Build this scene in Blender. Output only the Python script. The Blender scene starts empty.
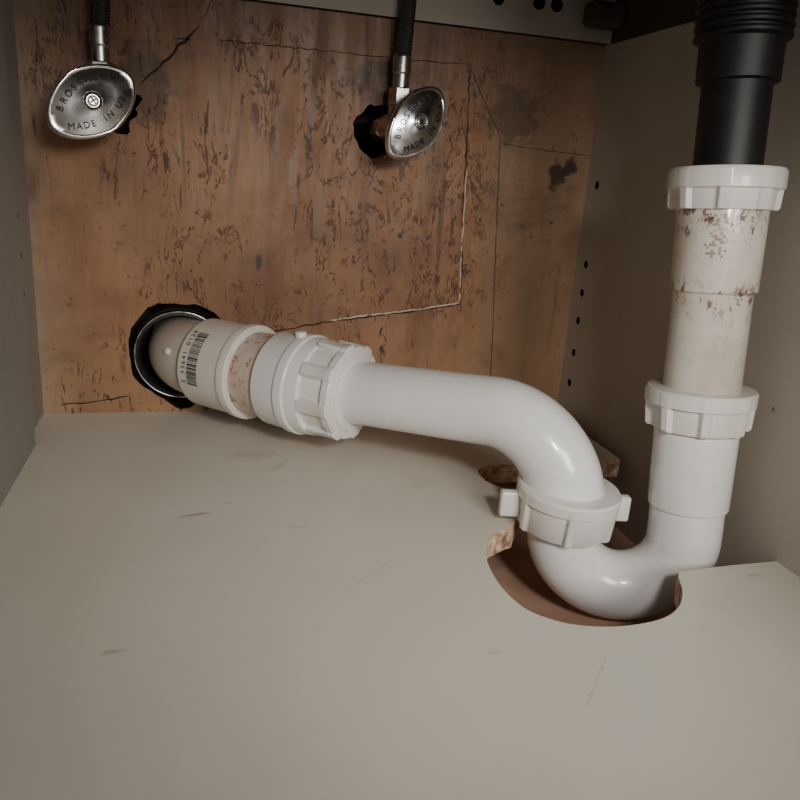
import bpy, bmesh, math, random
from mathutils import Vector, Matrix, noise as mnoise
random.seed(7)
scene = bpy.context.scene
COL = scene.collection

# ---------------------------------------------------------------- helpers
def finish(ob_name, bm, mats, parent=None, sharp=35, smooth=True):
    bmesh.ops.recalc_face_normals(bm, faces=bm.faces)
    for f in bm.faces: f.smooth = smooth
    for e in bm.edges:
        if len(e.link_faces) == 2 and e.calc_face_angle(0) > math.radians(sharp):
            e.smooth = False
    me = bpy.data.meshes.new(ob_name)
    bm.to_mesh(me); bm.free()
    if not isinstance(mats, (list, tuple)): mats = [mats]
    for m in mats: me.materials.append(m)
    ob = bpy.data.objects.new(ob_name, me)
    COL.objects.link(ob)
    if parent: ob.parent = parent
    return ob

def empty(name, loc=(0,0,0)):
    e = bpy.data.objects.new(name, None)
    e.empty_display_size = .02
    COL.objects.link(e)
    return e

def frame(axis, ref=None):
    a = Vector(axis).normalized()
    r = Vector(ref) if ref is not None else (Vector((0,0,1)) if abs(a.z) < .9 else Vector((1,0,0)))
    u = (r - a*r.dot(a)).normalized()
    v = a.cross(u)
    return a, u, v

def add_rings(bm, rings, mat=0, cap=True):
    rows = []
    for ring in rings: rows.append([bm.verts.new(p) for p in ring])
    n = len(rows[0])
    for i in range(len(rows)-1):
        for j in range(n):
            f = bm.faces.new((rows[i][j], rows[i][(j+1)%n], rows[i+1][(j+1)%n], rows[i+1][j]))
            f.material_index = mat
    if cap:
        for r in (rows[0], rows[-1]):
            f = bm.faces.new(r); f.material_index = mat
    return rows

def chamfer(prof, c=.0009):
    """round convex/concave corners of an (s,r) profile"""
    out = [prof[0]]
    for i in range(1, len(prof)-1):
        p0, p1, p2 = Vector(prof[i-1]), Vector(prof[i]), Vector(prof[i+1])
        d0, d1 = p0-p1, p2-p1
        l0, l1 = d0.length, d1.length
        if l0 < 1e-6 or l1 < 1e-6: continue
        k0, k1 = min(c, l0*.45), min(c, l1*.45)
        a = p1 + d0/l0*k0; b = p1 + d1/l1*k1
        for t in (0, .33, .67, 1):
            q = a*(1-t)**2 + p1*2*t*(1-t) + b*t*t
            out.append((q.x, q.y))
    out.append(prof[-1])
    return out

def lathe(bm, p0, axis, prof, n=64, mat=0, c=.0009, cap=True):
    a, u, v = frame(axis)
    p0 = Vector(p0)
    rings = []
    for s, r in chamfer(prof, c):
        rings.append([p0 + a*s + (u*math.cos(2*math.pi*j/n) + v*math.sin(2*math.pi*j/n))*max(r, 1e-5) for j in range(n)])
    add_rings(bm, rings, mat, cap)

def sweep(bm, pts, rad, n=56, mat=0, cap=True):
    pts = [Vector(p) for p in pts]
    m = len(pts)
    if not isinstance(rad, (list, tuple)): rad = [rad]*m
    tang = []
    for i in range(m):
        a = pts[max(i-1,0)]; b = pts[min(i+1,m-1)]
        tang.append((b-a).normalized())
    _, u, v = frame(tang[0])
    rings = []
    for i in range(m):
        t = tang[i]
        u = (u - t*u.dot(t)).normalized()
        v = t.cross(u)
        rings.append([pts[i] + (u*math.cos(2*math.pi*j/n)+v*math.sin(2*math.pi*j/n))*rad[i] for j in range(n)])
    add_rings(bm, rings, mat, cap)

def nut(bm, p0, axis, rows, nl=8, duty=.34, phase=0., N=192, mat=0, ref=None):
    """slip-joint nut: rows (s, r_base, r_lug), ribs round the outside"""
    a, u, v = frame(axis, ref)
    p0 = Vector(p0)
    rings = []
    for s, rb, rl in rows:
        ring = []
        for j in range(N):
            th = 2*math.pi*j/N
            ph = ((th+phase)/(2*math.pi)*nl) % 1.0
            d = abs(ph-.5)
            m = max(0, min(1, (duty/2 - d)/.07 + .5))
            m = m*m*(3-2*m)
            r = rb + (rl-rb)*m
            ring.append(p0 + a*s + (u*math.cos(th)+v*math.sin(th))*r)
        rings.append(ring)
    add_rings(bm, rings, mat, True)

def box(bm, lo, hi, mat=0, M=None, bev=0):
    r = bmesh.ops.create_cube(bm, size=1)
    vs = r['verts']
    lo, hi = Vector(lo), Vector(hi)
    for v in vs:
        v.co = Vector(((lo.x+hi.x)/2 + v.co.x*(hi.x-lo.x), (lo.y+hi.y)/2 + v.co.y*(hi.y-lo.y), (lo.z+hi.z)/2 + v.co.z*(hi.z-lo.z)))
    fs = set(f for v in vs for f in v.link_faces)
    for f in fs: f.material_index = mat
    if bev:
        es = list(set(e for v in vs for e in v.link_edges))
        r2 = bmesh.ops.bevel(bm, geom=es, offset=bev, segments=3, profile=.5, affect='EDGES')
        vs = list(set(v for f in r2['faces'] for v in f.verts) | set(v for v in vs if v.is_valid))
        for f in r2['faces']: f.material_index = mat
    if M is not None:
        done = set()
        for v in vs:
            if v.is_valid and v not in done:
                v.co = M @ v.co; done.add(v)

# ---------------------------------------------------------------- shader helpers
class NT:
    def __init__(s, name):
        s.m = bpy.data.materials.new(name); s.m.use_nodes = True
        s.t = s.m.node_tree; s.N = s.t.nodes
        s.b = s.N['Principled BSDF']
        s.co = s.N.new('ShaderNodeTexCoord').outputs['Object']
    def link(s, a, b): s.t.links.new(a, b)
    def setin(s, sock, val):
        if isinstance(val, bpy.types.NodeSocket): s.link(val, sock)
        else: sock.default_value = val
    def math(s, op, a, b=0., clamp=False):
        n = s.N.new('ShaderNodeMath'); n.operation = op; n.use_clamp = clamp
        s.setin(n.inputs[0], a); s.setin(n.inputs[1], b); return n.outputs[0]
    def mapping(s, loc=(0,0,0), rot=(0,0,0), sc=(1,1,1), typ='POINT'):
        n = s.N.new('ShaderNodeMapping'); n.vector_type = typ
        s.link(s.co, n.inputs['Vector'])
        n.inputs['Location'].default_value = loc; n.inputs['Rotation'].default_value = rot; n.inputs['Scale'].default_value = sc
        return n.outputs[0]
    def noise(s, scale, detail=4, rough=.55, dist=0., vec=None):
        n = s.N.new('ShaderNodeTexNoise')
        s.link(vec if vec is not None else s.co, n.inputs['Vector'])
        n.inputs['Scale'].default_value = scale; n.inputs['Detail'].default_value = detail
        n.inputs['Roughness'].default_value = rough; n.inputs['Distortion'].default_value = dist
        return n.outputs['Fac']
    def ramp(s, fac, stops):
        n = s.N.new('ShaderNodeValToRGB'); s.link(fac, n.inputs[0])
        e = n.color_ramp.elements
        while len(e) < len(stops): e.new(.5)
        for i,(p,c) in enumerate(stops):
            e[i].position = p; e[i].color = c if len(c)==4 else (*c,1)
        return n.outputs[0]
    def rng(s, v, a, b, c=0., d=1.):
        n = s.N.new('ShaderNodeMapRange'); n.interpolation_type = 'SMOOTHSTEP'
        s.setin(n.inputs[0], v); n.inputs[1].default_value = a; n.inputs[2].default_value = b
        n.inputs[3].default_value = c; n.inputs[4].default_value = d; return n.outputs[0]
    def mix(s, fac, a, b, mode='MIX'):
        n = s.N.new('ShaderNodeMix'); n.data_type = 'RGBA'; n.blend_type = mode
        s.setin(n.inputs[0], fac)
        for sock, val in ((n.inputs[6], a), (n.inputs[7], b)):
            if isinstance(val, bpy.types.NodeSocket): s.link(val, sock)
            else: sock.default_value = (*val, 1) if len(val)==3 else val
        return n.outputs[2]
    def blob(s, c, size, rot=0., axis='Z', ns=120, amp=1.3, soft=.5):
        r = {'Z':(0,0,rot), 'Y':(0,rot,0), 'X':(rot,0,0)}[axis]
        v = s.mapping(c, r, size, 'TEXTURE')
        n = s.N.new('ShaderNodeVectorMath'); n.operation = 'LENGTH'; s.link(v, n.inputs[0])
        d = s.math('ADD', n.outputs['Value'], s.math('MULTIPLY', s.math('SUBTRACT', s.noise(ns, 4), .5), amp*2))
        return s.rng(d, 1.0, 1.0-soft, 0., 1.)
    def out(s, col, rough=.5, bump=None, bs=.2, bd=.001, metal=0., coat=0.):
        s.setin(s.b.inputs['Base Color'], col if isinstance(col, bpy.types.NodeSocket) else (*col,1))
        s.setin(s.b.inputs['Roughness'], rough)
        s.b.inputs['Metallic'].default_value = metal
        s.b.inputs['Coat Weight'].default_value = coat
        s.b.inputs['Coat Roughness'].default_value = .06
        if bump is not None:
            n = s.N.new('ShaderNodeBump'); n.inputs['Strength'].default_value = bs; n.inputs['Distance'].default_value = bd
            s.link(bump, n.inputs['Height']); s.link(n.outputs[0], s.b.inputs['Normal'])
        return s.m

# ---------------------------------------------------------------- materials
def mat_pvc(name, base=(.84,.83,.81), stain=None, thr=.6, grime=.22, rough=.20, film_k=.4, fine=95, zb=None):
    t = NT(name)
    g = t.rng(t.noise(35, 5, .6), .45, .8)
    col = t.mix(t.math('MULTIPLY', g, grime), base, (base[0]*.72, base[1]*.66, base[2]*.56))
    if stain:
        film = t.rng(t.noise(22, 5, .6, vec=t.mapping(sc=(1,1,.35))), .42, .72)
        col = t.mix(t.math('MULTIPLY', film, film_k), col, (stain[0]*1.3+.15, stain[1]*1.5+.12, stain[2]*1.5+.08))
        bmask = t.rng(t.noise(26, 3), .44, .58)
        a = t.rng(t.noise(fine, 7, .78, .4), thr, thr+.04)
        m1 = t.math('MULTIPLY', a, bmask)
        a2 = t.rng(t.noise(fine*2.1, 5, .7, 0, t.mapping((3,1,7),sc=(1,1,.5))), thr+.03, thr+.07)
        if zb:   # rust gathers just under the joints
            sp = t.N.new('ShaderNodeSeparateXYZ'); t.link(t.co, sp.inputs[0])
            near = None
            for z in zb:
                d = t.rng(t.math('ABSOLUTE', t.math('SUBTRACT', sp.outputs['Z'], z)), .013, .003, .10, 1.)
                near = d if near is None else t.math('MAXIMUM', near, d)
            m1 = t.math('MULTIPLY', m1, near); a2 = t.math('MULTIPLY', a2, near)
        col = t.mix(t.math('MULTIPLY', m1, .95), col, stain)
        col = t.mix(t.math('MULTIPLY', a2, .8), col, (stain[0]*1.3, stain[1], stain[2]))
    return t.out(col, t.rng(t.noise(60,3), .3, .8, rough, rough+.15), t.noise(140, 3), .05, .0004, coat=.5)

M_PVC   = mat_pvc('white_pvc')
M_PVC_T = mat_pvc('stained_tail_pvc', (.72,.68,.59), (.11,.033,.015), .530, .6, .30, .45, 130, (.168,.131))
M_PVC_B = mat_pvc('aged_beige_pvc', (.58,.54,.47), (.28,.16,.09), .66, .5, .35)
M_PVC_R = mat_pvc('primer_stained_pvc', (.62,.53,.44), (.22,.06,.03), .55, .6, .45, .6)
M_PVC_N = mat_pvc('nut_pvc', (.81,.79,.745), (.35,.20,.11), .68, .35, .28, .2)
M_PVC_H = mat_pvc('hub_pvc',(.77,.745,.68),(.3,.16,.09),.70,.35,.3, .2)

t = NT('ink'); M_INK = t.out((.015,.015,.018), .5)
t = NT('chrome'); M_CHROME = t.out((.93,.93,.93), t.rng(t.noise(90,3),.3,.8,.20,.32), t.noise(90,2), .25, .0008, metal=1)
t = NT('chrome_dull'); M_CHR2 = t.out(t.mix(t.rng(t.noise(120,4),.45,.7), (.58,.57,.56), (.20,.15,.11)), .30, metal=1)
t = NT('black_abs'); M_BLACK = t.out(t.mix(t.rng(t.noise(60,5),.55,.8), (.006,.006,.006), (.025,.019,.016)), .5, t.noise(150,4), .2, .0005)
t = NT('rubber'); M_RUB = t.out((.012,.011,.011), .6, t.noise(100,4), .3, .001)
t = NT('void_dark'); M_VOID = t.out(t.mix(t.noise(30,4), (.02,.013,.009), (.05,.03,.02)), .9)
t = NT('emboss_dark'); M_EMB = t.out((.02,.02,.022), .5)
t = NT('faded_ink'); M_FINK = t.out((.38,.29,.22), .6)

# braided hose
t = NT('braided_hose')
def wave(t, rot):
    n = t.N.new('ShaderNodeTexWave'); t.link(t.mapping(rot=rot), n.inputs['Vector']); n.inputs['Scale'].default_value = 260; n.bands_direction='Z'
    return n.outputs['Fac']
w = t.math('MULTIPLY', wave(t,(.6,.6,0)), wave(t,(-.6,-.6,0)))
M_HOSE = t.out(t.mix(w, (.025,.025,.027), (.16,.16,.165)), .45, w, .8, .001, metal=.5)

# plywood back
t = NT('plywood_water_stained')
big = t.noise(7, 4, .6, .6)
grain = t.noise(18, 6, .65, .3, t.mapping(sc=(7,7,1.1)))
blot = t.noise(34, 6, .7, .2)
mixn = t.math('ADD', t.math('ADD', t.math('MULTIPLY', big, .6), t.math('MULTIPLY', grain, .15)), t.math('MULTIPLY', blot, .25))
base = t.ramp(mixn, [(.32,(.115,.048,.020)), (.45,(.225,.100,.043)), (.55,(.31,.150,.068)), (.68,(.40,.220,.112))])
sep = t.N.new('ShaderNodeSeparateXYZ'); t.link(t.co, sep.inputs[0])
X, Z = sep.outputs['X'], sep.outputs['Z']
pale = t.math('MULTIPLY', t.rng(t.math('ADD', X, t.math('MULTIPLY', big, .02)), .205, .235), .55)
base = t.mix(pale, base, (.33,.225,.14))
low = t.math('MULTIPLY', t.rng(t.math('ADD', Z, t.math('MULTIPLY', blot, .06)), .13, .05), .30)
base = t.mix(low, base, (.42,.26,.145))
eff = t.math('MULTIPLY', t.rng(t.math('ADD', X, t.math('MULTIPLY', t.noise(25,5,.65), .06)), -.045, -.085), .5)
base = t.mix(eff, base, (.42,.33,.23))
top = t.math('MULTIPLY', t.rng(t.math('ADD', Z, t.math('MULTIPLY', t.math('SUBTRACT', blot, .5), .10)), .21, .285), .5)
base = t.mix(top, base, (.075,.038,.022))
def blots(t, sc, seed, thr, mthr, ms, st=.38, dist=2.2):
    v = t.mapping((seed, seed*.7, seed*.3), (0,.06,0), (1.0,1.0,st))
    a = t.rng(t.noise(sc, 5, .68, dist, v), thr, thr+.03)
    msk = t.rng(t.noise(ms, 3, .6, 0, t.mapping((seed*2,0,seed))), mthr, mthr+.1)
    return t.math('MULTIPLY', a, msk)
def crawl(t, sc, seed, w, mthr, ms=12, st=.3):
    v = t.mapping((seed, seed*.7, seed*.3), (0,0,0), (1.0,1.0,st))
    n = t.noise(sc, 5, .62, 1.0, v)
    line = t.rng(t.math('ABSOLUTE', t.math('SUBTRACT', n, .5)), w, w*.2)
    brk = t.rng(t.noise(90,3,.6,0,t.mapping((seed,1,2))), .44, .54)
    msk = t.rng(t.noise(ms, 3, .6, 0, t.mapping((seed*2,0,seed))), mthr, mthr+.08)
    return t.math('MULTIPLY', t.math('MULTIPLY', line, brk), msk)
cr = t.math('MAXIMUM', t.math('MAXIMUM', blots(t, 62, 3.1, .62, .47, 9, .20, 1.2), blots(t, 105, 6.4, .63, .52, 10, .22, 1.0)),
            t.math('MAXIMUM', crawl(t, 52, 8.7, .024, .48, 9, .26), crawl(t, 78, 1.9, .026, .50, 8, .34)))
cr = t.math('MULTIPLY', cr, t.rng(X, .225, .19, .15, .9))
base = t.mix(cr, base, (.050,.013,.006))
# long faint vertical runs
run = t.rng(t.noise(60, 3, .6, .6, t.mapping((2,4,1),(0,0,0),(1,1,.07))), .54, .68)
run = t.math('MULTIPLY', run, t.rng(t.noise(8,3), .42, .6))
run = t.math('MULTIPLY', run, t.rng(Z, .02, .18, .35, 1.))
base = t.mix(t.math('MULTIPLY', run, .7), base, (.075,.028,.013))
base = t.mix(t.math('MULTIPLY', t.rng(t.noise(9,5,.65,1,t.mapping((5,2,9))), .50,.70), .5), base, (.075,.028,.013))
base = t.mix(t.math('MULTIPLY', t.rng(t.noise(190,3,.6), .66,.72), .5), base, (.04,.015,.008))
for c, s, k in [((.142,.545,.135),(.0022,.01,.0022),.9), ((.105,.545,.149),(.0015,.01,.0015),.8), ((.108,.545,.118),(.0015,.01,.002),.8),
                ((.262,.545,.150),(.0018,.01,.0018),.8), ((.262,.545,.185),(.009,.01,.013),.9), ((.272,.545,.192),(.007,.01,.009),.9),
                ((-.035,.545,.222),(.022,.01,.03),.6), ((.125,.545,.238),(.034,.01,.018),.6), ((.04,.545,.11),(.003,.01,.008),.8), ((.222,.545,.225),(.025,.01,.025),.5)]:
    base = t.mix(t.math('MULTIPLY', t.blob(c, s, 0, 'Y', 130, .8, .5), k), base, (.022,.010,.007))
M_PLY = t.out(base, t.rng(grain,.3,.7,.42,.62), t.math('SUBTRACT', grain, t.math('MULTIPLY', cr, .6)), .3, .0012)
t = NT('crack_dark'); M_CRK = t.out((.03,.014,.008), .9)
t = NT('crack_chipped'); M_CHIP = t.out(t.mix(t.rng(t.noise(120,3),.36,.46), (.28,.16,.09), (.58,.48,.39)), .85)

# laminate
def mat_lam(name, a, b, rough=.42, scuffs=(), dirt=.12):
    t = NT(name)
    col = t.mix(t.rng(t.noise(6,5,.6,.4), .35,.7), a, b)
    fine = t.rng(t.noise(70,6,.75), .58,.75)
    col = t.mix(t.math('MULTIPLY', fine, .08), col, (.30,.23,.15))
    sm = t.rng(t.noise(14,6,.7,1.5,t.mapping((3,4,1), sc=(1,.6,1))), .62,.74)
    col = t.mix(t.math('MULTIPLY', sm, dirt), col, (.33,.26,.18))
    for c, s, r, ax, k, cc in scuffs:
        col = t.mix(t.math('MULTIPLY', t.blob(c, s, r, ax, 150, .9, .7), k), col, cc)
    return t.out(col, t.rng(t.noise(20,5),.3,.8,rough,rough+.18), t.noise(220,3), .06, .0003)
BR = (.22,.14,.08); GY = (.28,.25,.21); RD=(.20,.07,.03)
M_FLOOR = mat_lam('laminate_floor', (.70,.665,.575), (.65,.61,.515), .36, [
    ((-.003,.372,0),(.010,.0020,.02), .25,'Z',.55,BR), ((.012,.385,0),(.005,.0015,.02),-.5,'Z',.25,BR),
    ((.045,.435,0),(.012,.004,.02), .9,'Z',.22,BR), ((.047,.352,0),(.008,.002,.02),-.2,'Z',.18,BR),
    ((-.033,.258,0),(.006,.0018,.02), .1,'Z',.35,(.30,.16,.10)),
    ((.112,.235,0),(.004,.0012,.02), .2,'Z',.30,GY),
    ((.075,.30,0),(.028,.0011,.02), .7,'Z',.15,GY), ((.145,.213,0),(.030,.0008,.02), .85,'Z',.25,GY),
    ((.265,.274,0),(.006,.0012,.02), .1,'Z',.4,BR),
    ((.13,.40,0),(.016,.008,.02), .4,'Z',.12,BR), ((.03,.455,0),(.02,.010,.02), .0,'Z',.18,BR)], .10)
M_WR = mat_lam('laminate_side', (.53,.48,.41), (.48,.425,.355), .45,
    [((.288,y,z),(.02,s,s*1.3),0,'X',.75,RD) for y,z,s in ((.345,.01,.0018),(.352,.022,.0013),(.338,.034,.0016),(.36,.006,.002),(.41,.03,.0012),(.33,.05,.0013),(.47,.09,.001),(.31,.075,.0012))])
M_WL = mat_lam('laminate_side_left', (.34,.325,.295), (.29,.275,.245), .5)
t = NT('particle_board')
pn = t.noise(170, 4, .7)
M_PB = t.out(t.ramp(pn, [(.35,(.24,.12,.07)), (.5,(.56,.38,.25)), (.62,(.76,.62,.46))]), .9, pn, .8, .0015)
t = NT('cabinet_base_red'); M_BASE = t.out(t.mix(t.rng(t.noise(25,5,.6),.35,.7), (.60,.38,.28), (.48,.28,.20)), .75, t.noise(60,4),.3,.001)
t = NT('rail_grey'); M_RAIL = t.out(t.mix(t.noise(20,5,.6), (.38,.34,.28), (.24,.20,.155)), .6)
t = NT('countertop_dark'); M_TOP = t.out(t.mix(t.noise(14,5,.6), (.05,.04,.033), (.10,.075,.06)), .8)

# ---------------------------------------------------------------- flat panels with real holes
def panel(name, loops, origin, ex, ey, depth, mats, edge_mat=1):
    cu = bpy.data.curves.new(name+'_c', 'CURVE'); cu.dimensions = '2D'; cu.fill_mode = 'BOTH'; cu.extrude = depth/2
    for lp in loops:
        sp = cu.splines.new('POLY'); sp.points.add(len(lp)-1)
        for i,(a,b) in enumerate(lp): sp.points[i].co = (a, b, 0, 1)
        sp.use_cyclic_u = True
    tmp = bpy.data.objects.new(name+'_t', cu); COL.objects.link(tmp)
    dg = bpy.context.evaluated_depsgraph_get(); dg.update()
    me = bpy.data.meshes.new_from_object(tmp.evaluated_get(dg))
    bpy.data.objects.remove(tmp); bpy.data.curves.remove(cu)
    ex, ey = Vector(ex), Vector(ey); ez = ex.cross(ey)
    M = Matrix((( ex.x, ey.x, ez.x, origin[0]), (ex.y, ey.y, ez.y, origin[1]), (ex.z, ey.z, ez.z, origin[2]), (0,0,0,1)))
    me.transform(M)
    me.materials.clear()
    for m in mats: me.materials.append(m)
    bm = bmesh.new(); bm.from_mesh(me)
    bmesh.ops.remove_doubles(bm, verts=bm.verts, dist=1e-6)
    bm.normal_update()
    for f in bm.faces:
        f.smooth = False
        f.material_index = 0 if abs(f.normal.dot(ez)) > .7 else edge_mat
    bm.to_mesh(me); bm.free()
    me.name = name
    ob = bpy.data.objects.new(name, me); COL.objects.link(ob)
    return ob

def jag(cx, cy, rx, ry, n=48, amp=.12, seed=0):
    o = []
    for i in range(n):
        th = 2*math.pi*i/n
        k = 1 + amp*(mnoise.noise(Vector((math.cos(th)*1.7+seed, math.sin(th)*1.7, seed*.37)))*1.4 + random.uniform(-.15,.15))
        o.append((cx+rx*k*math.cos(th), cy+ry*k*math.sin(th)))
    return o

def smooth_poly(P, it=2):
    """Chaikin corner cutting on an open polyline"""
    for _ in range(it):
        Q = [P[0]]
        for a, b in zip(P[:-1], P[1:]):
            Q += [(a[0]*.75+b[0]*.25, a[1]*.75+b[1]*.25), (a[0]*.25+b[0]*.75, a[1]*.25+b[1]*.75)]
        P = Q + [P[-1]]
    return P

XL, XR, YB = -.108, .2878, .545
HS = .278
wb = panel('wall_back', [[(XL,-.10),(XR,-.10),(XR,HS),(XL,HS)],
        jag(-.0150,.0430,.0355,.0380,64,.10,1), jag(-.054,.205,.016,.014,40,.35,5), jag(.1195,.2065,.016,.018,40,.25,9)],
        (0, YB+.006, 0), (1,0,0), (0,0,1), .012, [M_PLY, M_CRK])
bm = bmesh.new(); bm.from_mesh(wb.data)
def ribbon(bm, pts, w, mat, jit=.0006, step=.004, y=YB-.0003):
    P = []
    for (x0,z0),(x1,z1) in zip(pts[:-1], pts[1:]):
        L = math.hypot(x1-x0, z1-z0); k = max(1,int(L/step))
        for i in range(k):
            f = i/k; P.append(Vector((x0+(x1-x0)*f+random.uniform(-jit,jit), y, z0+(z1-z0)*f+random.uniform(-jit,jit))))
    P.append(Vector((pts[-1][0], y, pts[-1][1])))
    prev = None
    for i,p in enumerate(P):
        t_ = (P[min(i+1,len(P)-1)]-P[max(i-1,0)]).normalized()
        nrm = Vector((-t_.z,0,t_.x))
        ww = w*random.uniform(.5,1.1)*(.3 if i in (0,len(P)-1) else 1)
        a, b = bm.verts.new(p+nrm*ww/2), bm.verts.new(p-nrm*ww/2)
        if prev:
            f = bm.faces.new((prev[0],a,b,prev[1])); f.material_index = mat
        prev = (a,b)
ribbon(bm, [(.001,.2606),(-.012,.247),(-.022,.236),(-.037,.2214)], .0016, 1, .0008)
ribbon(bm, [(-.004,.2515),(-.016,.2505)], .0009, 1)
ribbon(bm, [(.013,.2531),(.07,.2535),(.13,.254),(.1849,.2549)], .0006, 1)
ribbon(bm, [(.1849,.2549),(.188,.20),(.190,.15)], .0011, 1)
ribbon(bm, [(.1893,.185),(.191,.13),(.1929,.0857),(.16,.080),(.125,.0755),(.0927,.0705)], .0012, 2, .0004, .0035, YB-.0004)
ribbon(bm, [(.190,.15),(.192,.12),(.1935,.085),(.16,.0793),(.0927,.0697),(.05,.061),(.02,.052)], .0013, 1)
ribbon(bm, [(-.05,.0125),(-.07,.009),(-.097,.006)], .0011, 1)
ribbon(bm, [(.186,.252),(.198,.232),(.210,.214),(.2132,.2069),(.2155,.17),(.219,.12),(.2235,.06),(.2269,.005)], .0006, 1, .0003)
ribbon(bm, [(.2132,.205),(.235,.203),(.2878,.201)], .0006, 1, .0004)
ribbon(bm, [(.05,.2535),(.052,.246)], .0008, 1)
wb.data.materials.append(M_CHIP)
bm.to_mesh(wb.data); bm.free()

notch = [(XR,.285),(.262,.2845),(.240,.2832),(.2275,.2822),(.2235,.276),(.2190,.266),(.2119,.2565),(.2030,.2495),(.1932,.2454),(.1800,.2436),(.1678,.2438),
         (.1560,.2465),(.1470,.2508),(.1375,.2600),(.1340,.2705),(.1325,.2830),(.1335,.2990),(.1368,.3137),(.1412,.3235),(.1474,.3308),(.1555,.3362),(.1646,.3405),
         (.1690,.3500),(.1760,.3620),(.1860,.3700),(.1950,.3745),(.1985,.3810),(.1930,.3860),(.1830,.3865),(.1750,.3900),(.1700,.4000),(.1690,.4120),(.1730,.4215),(.1860,.4255),(.2300,.4270),(.2795,.4275)]
sm_ = smooth_poly(notch[3:35])
sm_ = [(x + (random.uniform(-.0005,.0005) if y > .31 else 0), y + (random.uniform(-.0005,.0005) if y > .31 else 0)) for x,y in sm_]
notch = notch[:3] + sm_ + notch[35:]
floor = panel('floor', [[(-.1115,-.02),(XR,-.02)] + notch + [(.2795,YB),(-.1115,YB)]], (0,0,-.0065), (1,0,0), (0,1,0), .013, [M_FLOOR, M_PB])

def circ(cx, cy, r, n=14): return [(cx+r*math.cos(2*math.pi*i/n), cy+r*math.sin(2*math.pi*i/n)) for i in range(n)]
wr = panel('wall_right', [[(-.02,-.10),(YB+.012,-.10),(YB+.012,HS),(-.02,HS)]] + [circ(.529,z,.0031) for z in (.026,.051,.077,.099,.121,.18)] +
           [circ(.337,z,.0026) for z in (-.018,-.042)],
           (XR+.008,0,0), (0,1,0), (0,0,1), .016, [M_WR, M_VOID])
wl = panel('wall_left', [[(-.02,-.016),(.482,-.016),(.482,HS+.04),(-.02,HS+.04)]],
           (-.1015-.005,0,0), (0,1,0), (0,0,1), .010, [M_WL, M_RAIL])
bm = bmesh.new(); box(bm, (-.125,.482,-.10), (XL,YB+.012,HS+.04)); box(bm, (-.125,-.02,-.10), (-.1115,.482,HS+.04))
# shelf-pin cups in the recessed strip
for z in (.09,.114,.138):
    lathe(bm, (XL-.001,.512,z), (1,0,0), [(0,.0022),(.0012,.0022)], 16, mat=1, c=.0002)
finish('trim_1', bm, [M_WL, M_VOID], smooth=False)
bm = bmesh.new(); box(bm, (-.13,.60,-.10), (.31,.61,.33)); finish('wall_cavity', bm, M_VOID, smooth=False)
bm = bmesh.new(); box(bm, (-.125,-.02,-.070), (.304,.545,-.0545))
finish('floor_base', bm, M_BASE, smooth=False)
rail = panel('trim_2', [[(XL,HS),(XR,HS),(XR,.325),(XL,.325)], circ(.199,.2975,.0042,20), circ(.229,.2985,.0046,20), circ(.2425,.2985,.0046,20)],
        (0,YB+.0,0), (1,0,0), (0,0,1), .014, [M_RAIL, M_CRK])
bm = bmesh.new(); box(bm, (-.125,-.02,.325), (.34,.61,.345)); finish('ceiling', bm, M_TOP, smooth=False)
bm = bmesh.new(); box(bm, (XR+.001,-.02,HS), (XR+.03,YB,.325), bev=.001)
box(bm, (.262,.520,.286), (.288,.537,.302), bev=.004)
finish('trim_3', bm, M_TOP, smooth=False)

# ---------------------------------------------------------------- drain line: wall fitting
W = Vector((-.0253,.545,.0475))
ax = Vector((.185,-.1782,0)).normalized()
def L(s, dz=0): return Vector((W.x+ax.x*s, W.y+ax.y*s, .0475 - .0022*math.sin(min(1,s/.13)*math.pi) + dz))

wd = empty('wall_drain_pipe')
bm = bmesh.new()
def bez(p0,p1,p2,n):
    return [p0*(1-k/n)**2 + p1*2*(k/n)*(1-k/n) + p2*(k/n)**2 for k in range(n+1)]
p_in = Vector((-.0120,.556,.0445)); p_out = L(.036)
pts = [Vector((-.0120,.598,.0445)), Vector((-.0120,.575,.0445))] + bez(p_in, Vector((-.0115,.533,.0455)), p_out, 10) + [L(.050)]
sweep(bm, pts, [.0250,.0250]+[.0250+.0012*k/10 for k in range(11)]+[.0262])
finish('elbow', bm, M_PVC_B, wd)
bm = bmesh.new()
f_dir = Vector((-.655,-.677,.337)).normalized()
lathe(bm, L(.028)+f_dir*.0215, f_dir, [(0,.0022),(.0052,.0022),(.0055,.0)], 20, c=.0004)
finish('stud', bm, M_PVC, wd)
bm = bmesh.new()
lathe(bm, L(.041), ax, [(0,.0255),(.0002,.0292),(.0015,.0303),(.035,.0307),(.0355,.0318),(.042,.0318),(.0425,.027)], 72)
finish('hub', bm, M_PVC_H, wd)
bm = bmesh.new()
lathe(bm, L(.078), ax, [(0,.0278),(.032,.0278)], 64)
finish('nipple', bm, M_PVC_R, wd)
bm = bmesh.new()
cc = Vector((-.0145,.546,.0440))
ring = []
for rr, yy in ((.0278,.006),(.0278,-.004),(.0290,-.0060),(.0308,-.0055),(.0318,.002),(.0330,.003),(.0340,-.002),(.0348,.003)):
    ring.append([cc + Vector((math.cos(2*math.pi*j/64)*rr, yy, math.sin(2*math.pi*j/64)*rr)) for j in range(64)])
add_rings(bm, ring, 0, False)
finish('collar', bm, [M_RUB], wd)
bm = bmesh.new()
ring = []
for k in range(13):
    a = k/12*2*math.pi
    rr, yy = .0312+.0006*math.cos(a), -.0052+.0006*math.sin(a)
    ring.append([cc + Vector((math.cos(2*math.pi*j/64)*rr, yy, math.sin(2*math.pi*j/64)*rr)) for j in range(64)])
add_rings(bm, ring, 0, False)
finish('collar_ring', bm, M_CHR2, wd)
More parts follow.
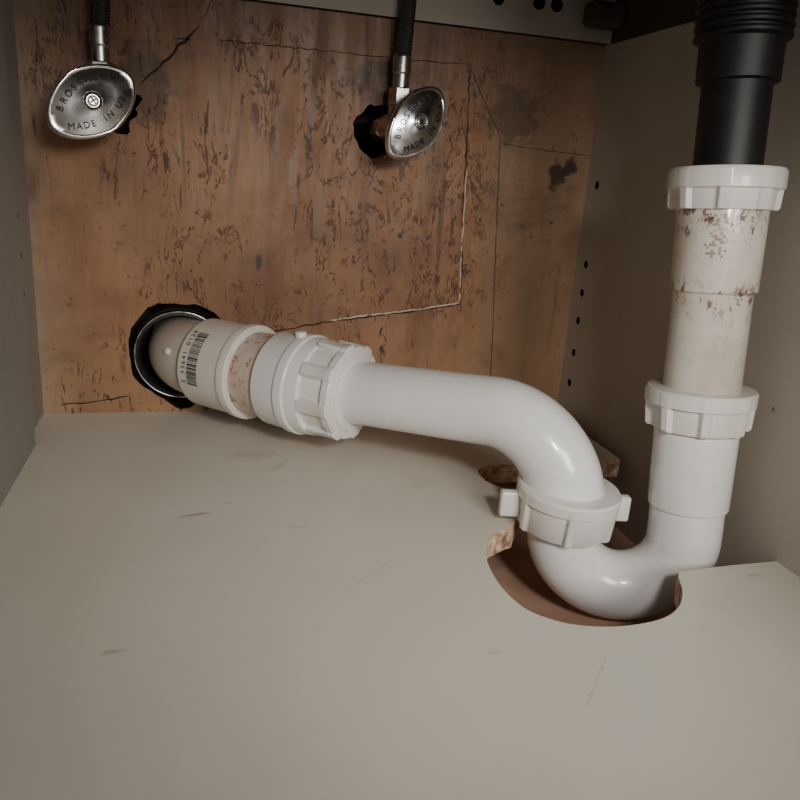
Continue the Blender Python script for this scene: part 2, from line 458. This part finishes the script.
# printed barcode
bm = bmesh.new()
hub0 = L(.041)
uu = (f_dir - ax*f_dir.dot(ax)).normalized(); vv = ax.cross(uu)
if vv.z < 0: vv = -vv
def hubp(s, ang, r=.0308): return hub0 + ax*s + (uu*math.cos(ang)+vv*math.sin(ang))*r
a = -.60
while a < .60:
    w = random.choice((.014,.014,.022,.034))
    bm.faces.new([bm.verts.new(hubp(s_, a_)) for s_,a_ in ((.010,a),(.0185,a),(.0185,a+w),(.010,a+w))])
    a += w + random.choice((.014,.020,.028))
def text_mesh(s, size, extrude=.0):
    cu = bpy.data.curves.new('t','FONT'); cu.body = s; cu.size = size; cu.align_x='CENTER'; cu.align_y='CENTER'; cu.extrude = extrude
    ob = bpy.data.objects.new('t', cu); COL.objects.link(ob)
    dg = bpy.context.evaluated_depsgraph_get(); dg.update()
    me = bpy.data.meshes.new_from_object(ob.evaluated_get(dg))
    bpy.data.objects.remove(ob); bpy.data.curves.remove(cu)
    return me
def add_mesh(bm, me, fn):
    vs = [bm.verts.new(fn(v.co)) for v in me.vertices]
    for p in me.polygons:
        try: bm.faces.new([vs[i] for i in p.vertices])
        except ValueError: pass
a = -.56
for ch in '2 33641 0128':
    if ch != ' ':
        me = text_mesh(ch, .0048)
        add_mesh(bm, me, lambda co, a=a: hubp(.0070 - co.y, a + co.x/.0307, .0308))
    a += .105
finish('barcode', bm, M_INK, wd, smooth=False)

# ---------------------------------------------------------------- P-trap
pt = empty('p_trap')
bm = bmesh.new()
lathe(bm, L(.1035), ax, [(0,.027),(.0005,.0308),(.0185,.0312),(.0190,.0324),(.0255,.0324),(.0260,.0312),(.0355,.0305),(.036,.026)], 72)
lathe(bm, L(.1225)+Vector((0,0,.029))+Vector((-.003,-.003,0)), (-.05,-.05,1), [(0,.0035),(.0045,.0035),(.0048,.0)], 24, c=.0005)
finish('adapter', bm, M_PVC, pt)
bm = bmesh.new()
nut(bm, L(.1385), ax, [(0,.026,.026),(.0002,.0276,.0302),(.0008,.0280,.0312),(.0165,.0268,.0306),(.0171,.0292,.0308),(.0215,.0292,.0308),(.0223,.0284,.0288),(.0226,.0235,.0235),(.0228,.0195,.0195)], 8, .36, .2)
nut(bm, L(.1595), ax, [(0,.022,.022),(.0003,.0235,.0235),(.0030,.0232,.0232),(.0035,.0195,.0195)], 1, 0)
finish('slip_nut_inlet', bm, M_PVC_N, pt)
N_ = Vector((.1907,.337,0)); R_el = .045; ztop = .0560
st = L(.15); end = Vector((N_.x-ax.x*R_el, N_.y-ax.y*R_el, ztop))
pts = [st.lerp(end, k/8) for k in range(9)]
for k in range(1, 25):
    a = math.pi/2*k/24
    pts.append(Vector((N_.x-ax.x*R_el*(1-math.sin(a)), N_.y-ax.y*R_el*(1-math.sin(a)), ztop-R_el*(1-math.cos(a)))))
rad = []
for i in range(len(pts)):
    k = (i-8)/24
    rad.append(.0195 + (.0015*max(0,min(1,k*1.4)) if k > 0 else 0))
pts.append(Vector((N_.x,N_.y,.004))); rad.append(.021)
bm = bmesh.new(); sweep(bm, pts, rad, 72)
finish('trap_arm', bm, M_PVC, pt)
bm = bmesh.new()
c0 = Vector((N_.x,N_.y,.0005))
nut(bm, c0, (0.03,-.05,1), [(0,.0195,.0195),(.0003,.0245,.0262),(.0012,.0252,.0272),(.0165,.0262,.0280),(.0172,.0278,.0282),(.0225,.0280,.0282),(.0238,.0270,.0270),(.0242,.0215,.0215)], 6, .16, .35)
wing_dir = Vector((.955,-.20,0)).normalized()
for sg in (-1, 1):
    d = wing_dir*sg; side = Vector((0,0,1)).cross(d)
    M = Matrix(((d.x,side.x,0,c0.x),(d.y,side.y,0,c0.y),(0,0,1,c0.z),(0,0,0,1)))
    box(bm, (.024,-.0030,.0045), (.0358,.0030,.0190), M=M, bev=.0014)
finish('union_nut', bm, M_PVC_N, pt)
# J bend
Rt = Vector((.2504,.312,0)); mid = (N_+Rt)/2; hd = (Rt-N_).normalized(); RJ = (Rt-N_).length/2; zc = .0010
pts = [Vector((N_.x,N_.y,.020)), Vector((N_.x,N_.y,.010))]
for k in range(37):
    a = math.pi*k/36
    pts.append(mid + hd*(-RJ*math.cos(a)) + Vector((0,0,zc - RJ*math.sin(a))))
pts += [Vector((.2501,.3125,.010)), Vector((.2497,.3135,.0225))]
bm = bmesh.new(); sweep(bm, pts, [.0190]*len(pts), 72)
tl = (Vector((.2457,.326,.1834)) - Vector((.2500,.3128,.0150))).normalized()
def T(z):
    p = Vector((.2500,.3128,.0150)); return p + tl*((z-p.z)/tl.z)
lathe(bm, T(.0205), tl, [(0,.0190),(.0006,.0205),(.042,.0210),(.0425,.019)], 72)
finish('j_bend', bm, M_PVC, pt)
bm = bmesh.new()
nut(bm, T(.0635), tl, [(0,.021,.021),(.0003,.0230,.0250),(.0015,.0234,.0260),(.0130,.0242,.0268),(.0136,.0270,.0274),(.0200,.0272,.0274),(.0212,.0264,.0264),(.0216,.0200,.0200)], 8, .26, .1)
finish('slip_nut_outlet', bm, M_PVC_N, pt)

# tailpiece
tp = empty('drain_tailpiece')
bm = bmesh.new()
lathe(bm, T(.078), tl, [(0,.0190),(.0555,.0190),(.0560,.0208),(.1000,.0214),(.1005,.019)], 72)
finish('tube', bm, M_PVC_T, tp)
bm = bmesh.new()
nut(bm, T(.1725), tl, [(0,.021,.021),(.0003,.0228,.0246),(.0015,.0232,.0254),(.0095,.0238,.0260),(.0101,.0266,.0269),(.0180,.0268,.0270),(.0193,.0260,.0260),(.0197,.017,.017)], 8, .30, .25)
finish('slip_nut', bm, M_PVC_N, tp)
bm = bmesh.new()   # worn ink stamp
uc = (Vector((0,0,.18))-T(.157)); uc = (uc - tl*uc.dot(tl)).normalized(); vc = tl.cross(uc)
def tp_(z, ang, r=.0214): return T(z) + (uc*math.cos(ang)+vc*math.sin(ang))*r
for i in range(9):
    for j in range(9):
        if random.random() < .42:
            z0 = .1505+i*.0013; a0 = -.28+j*.052
            bm.faces.new([bm.verts.new(tp_(z_,a_)) for z_,a_ in ((z0,a0),(z0,a0+.045),(z0+.0011,a0+.045),(z0+.0011,a0))])
finish('printed_mark', bm, M_FINK, tp, smooth=False)

sd = empty('sink_drain')
bm = bmesh.new()
prof = [(0,.0158),(.040,.0158),(.0405,.0186),(.058,.0188),(.0585,.0202)]
s = .0585
for k in range(7):
    prof += [(s+.0006,.0216),(s+.0022,.0216),(s+.0028,.0202),(s+.0040,.0202)]; s += .0042
prof += [(s+.0005,.029),(s+.012,.0295),(s+.0125,.036),(s+.030,.039)]
lathe(bm, T(.190), tl, prof, 72, c=.0003)
finish('drain_body', bm, M_BLACK, sd)

# ---------------------------------------------------------------- shut-off valves
def valve(idx, wall, head, ntilt, tilt, A_=.0265, B_=.0195, hx=0):
    v = empty('shutoff_valve' if idx == 0 else 'shutoff_valve.001')
    wall, head = Vector(wall), Vector(head)
    d = (head-wall).normalized()
    Lh = (head-wall).length
    bm = bmesh.new()
    lathe(bm, wall - d*.03, d, [(0,.0062),(.045,.0062)], 32)
    finish('stub_out', bm, M_CHR2, v)
    bm = bmesh.new()
    nut(bm, wall+d*.001, d, [(0,.0085,.0085),(.0006,.0095,.0095),(.011,.0095,.0095),(.0116,.0085,.0085)], 6, .5, N=6)
    lathe(bm, wall+d*.012, d, [(0,.0075),(.001,.0092),(.017,.0092),(.018,.0075),(.024,.0070)], 40)
    bc = wall + d*.021 + Vector((hx,0,0))
    up = Vector((0,0,1))
    lathe(bm, bc, up, [(0,.0075),(.013,.0075)], 32)
    nut(bm, bc+up*.013, up, [(0,.0070,.0070),(.0006,.0080,.0080),(.011,.0080,.0080),(.0118,.0070,.0070)], 6, .5, N=6)
    lathe(bm, bc+up*.0245, up, [(0,.0055),(.012,.0055),(.0125,.005)], 32)
    nut(bm, wall+d*.034, d, [(0,.0075,.0075),(.0005,.0088,.0088),(.007,.0088,.0088),(.0075,.007,.007)], 6, .5, N=6)
    lathe(bm, wall+d*.040, d, [(0,.004),(Lh-.040,.004)], 24)
    finish('body', bm, M_CHR2, v)
    n = Vector(ntilt).normalized()
    ex = Vector((0,0,1)).cross(n).normalized()
    if ex.x < 0: ex = -ex
    ey = n.cross(ex)
    if ey.z < 0: ey = -ey
    ct, stt = math.cos(tilt), math.sin(tilt)
    e1 = ex*ct + ey*stt; e2 = -ex*stt + ey*ct
    def Q(x, y, z): return head + e1*x + e2*y + n*z
    bm = bmesh.new()
    NN = 120; rows = []
    for k, z in ((.25,-.0075),(.5,-.006),(.90,-.0045),(.97,-.0038),(1.0,-.0025),(1.0,-.0012),(.985,.0000),(.95,.0008),(.91,.0008),(.88,.0003),(.80,.0009),(.65,.0019),(.5,.0026),(.38,.0030),(.35,.0034),(.33,.0030),(.31,.0020),(.22,.0018)):
        ring = []
        for j in range(NN):
            th = 2*math.pi*j/NN
            c, s_ = math.cos(th), math.sin(th)
            x = A_*math.copysign(abs(c)**(2/1.66), c)*k; y = B_*math.copysign(abs(s_)**(2/1.80), s_)*k
            if k <= .38:
                x = c*k*B_*.80; y = s_*k*B_*.80
            ring.append(Q(x, y, z - .0035*(abs(x)/A_)**2))
        rows.append(ring)
    add_rings(bm, rows, 0, True)
    finish('handle', bm, M_CHROME, v, 50)
    bm = bmesh.new()
    lathe(bm, Q(0,0,.0014), n, [(0,.0032),(.0016,.0032),(.0024,.0025),(.0025,0)], 32, c=.0004)
    finish('screw', bm, M_CHROME, v)
    bm = bmesh.new()
    M = Matrix(((e1.x,e2.x,n.x,head.x),(e1.y,e2.y,n.y,head.y),(e1.z,e2.z,n.z,head.z),(0,0,0,1)))
    box(bm, (-.0020,-.0005,.0036), (.0020,.0005,.0041), M=M); box(bm, (-.0005,-.0020,.0036), (.0005,.0020,.0041), M=M)
    ring0 = []
    for k, z in ((.0036,.0019),(.0047,.0024)):
        ring0.append([Q(math.cos(2*math.pi*j/40)*k, math.sin(2*math.pi*j/40)*k, z) for j in range(40)])
    add_rings(bm, ring0, 0, False)
    finish('screw_slot', bm, M_INK, v, smooth=False)
    bm = bmesh.new()
    def surf(x, y):
        k = ((abs(x)/A_)**1.66 + (abs(y)/B_)**1.80)**(1/1.73)
        tab = ((.38,.0030),(.5,.0026),(.65,.0019),(.80,.0009),(.88,.0003),(1.,.0003))
        z = .0030
        for (k0,z0),(k1,z1) in zip(tab[:-1], tab[1:]):
            if k0 <= k <= k1: z = z0+(z1-z0)*(k-k0)/(k1-k0)
        return z - .0035*(abs(x)/A_)**2
    def arc(txt, xw, y0, sag, up_):
        """lettering along a shallow arc, spaced evenly in x"""
        m = len(txt)
        for i, ch in enumerate(txt):
            if ch == ' ': continue
            f = (i+.5)/m*2-1
            x0 = xw*f; yy = (y0 - sag*f*f)*(1 if up_ else -1)
            ang = math.atan2(-2*sag*f/xw*(1 if up_ else -1), 1)
            me = text_mesh(ch, .0052, .0002)
            ca, sa = math.cos(ang), math.sin(ang)
            def fn(co):
                x = x0+co.x*ca-co.y*sa; y = yy+co.x*sa+co.y*ca
                return Q(x, y, surf(x, y) + .0005 + co.z)
            add_mesh(bm, me, fn)
    arc('BROSSWELL', A_*.70, B_*.57, B_*.36, True)
    arc('MADE IN USA', A_*.72, B_*.58, B_*.36, False)
    finish('lettering', bm, M_EMB, v, smooth=False)
    h = empty('supply_hose' if idx == 0 else 'supply_hose.001')
    bm = bmesh.new()
    p0 = bc + up*.034
    pts = [p0 + Vector((.003*math.sin(k/10*2), .006*k/10, (.338-p0.z)*k/10)) for k in range(11)]
    sweep(bm, pts, .0052, 32)
    finish('braid', bm, M_HOSE, h)
    bm = bmesh.new()
    lathe(bm, p0-up*.001, up, [(0,.0056),(.001,.0061),(.011,.0061),(.012,.0056)], 32)
    finish('ferrule', bm, M_CHR2, h)

valve(0, (-.0560,.545,.2060), (-.0596,.494,.2065), (.22,-1,.06), math.radians(35), .0285, .0190)
valve(1, (.1215,.545,.2070), (.1365,.495,.2110), (.27,-1,.04), math.radians(50), .0280, .0175, .003)

# ---------------------------------------------------------------- light
def area(name, loc, target, size, power, col):
    l = bpy.data.lights.new(name, 'AREA'); l.shape='RECTANGLE'; l.size = size[0]; l.size_y = size[1]; l.energy = power; l.color = col
    o = bpy.data.objects.new(name, l); COL.objects.link(o); o.location = loc
    o.rotation_euler = (Vector(target)-Vector(loc)).to_track_quat('-Z','Y').to_euler()
    return o
area('room_window_light', (.28,-.60,.42), (.14,.35,.03), (.30,.30), 5.0, (1,.965,.91))
sp = bpy.data.lights.new('falloff_spot','SPOT'); sp.energy = 4.2; sp.spot_size = math.radians(64); sp.spot_blend = 1; sp.shadow_soft_size = .025; sp.color = (1,.965,.91)  # added spot, not a real lamp: brightens the middle, lets corners fall dark
o = bpy.data.objects.new('falloff_spot', sp); COL.objects.link(o); o.location = (.10,-.08,.27)
o.rotation_euler = (Vector((.125,.38,.06))-o.location).to_track_quat('-Z','Y').to_euler()
wd_ = bpy.data.worlds.new('world'); scene.world = wd_; wd_.use_nodes = True
wd_.node_tree.nodes['Background'].inputs[0].default_value = (.97,.97,1,1)
wd_.node_tree.nodes['Background'].inputs[1].default_value = .16

# ---------------------------------------------------------------- camera
cam = bpy.data.cameras.new('camera'); cam.lens = 36*748/800; cam.sensor_width = 36; cam.clip_start = .01
co = bpy.data.objects.new('camera', cam); COL.objects.link(co)
r = Vector((.9667,-.2465,.0683)); u = Vector((.0091,.2994,.9541)); b = Vector((-.2557,-.9217,.2918))
co.matrix_world = Matrix(((r.x,u.x,b.x,0),(r.y,u.y,b.y,0),(r.z,u.z,b.z,.18),(0,0,0,1)))
scene.camera = co
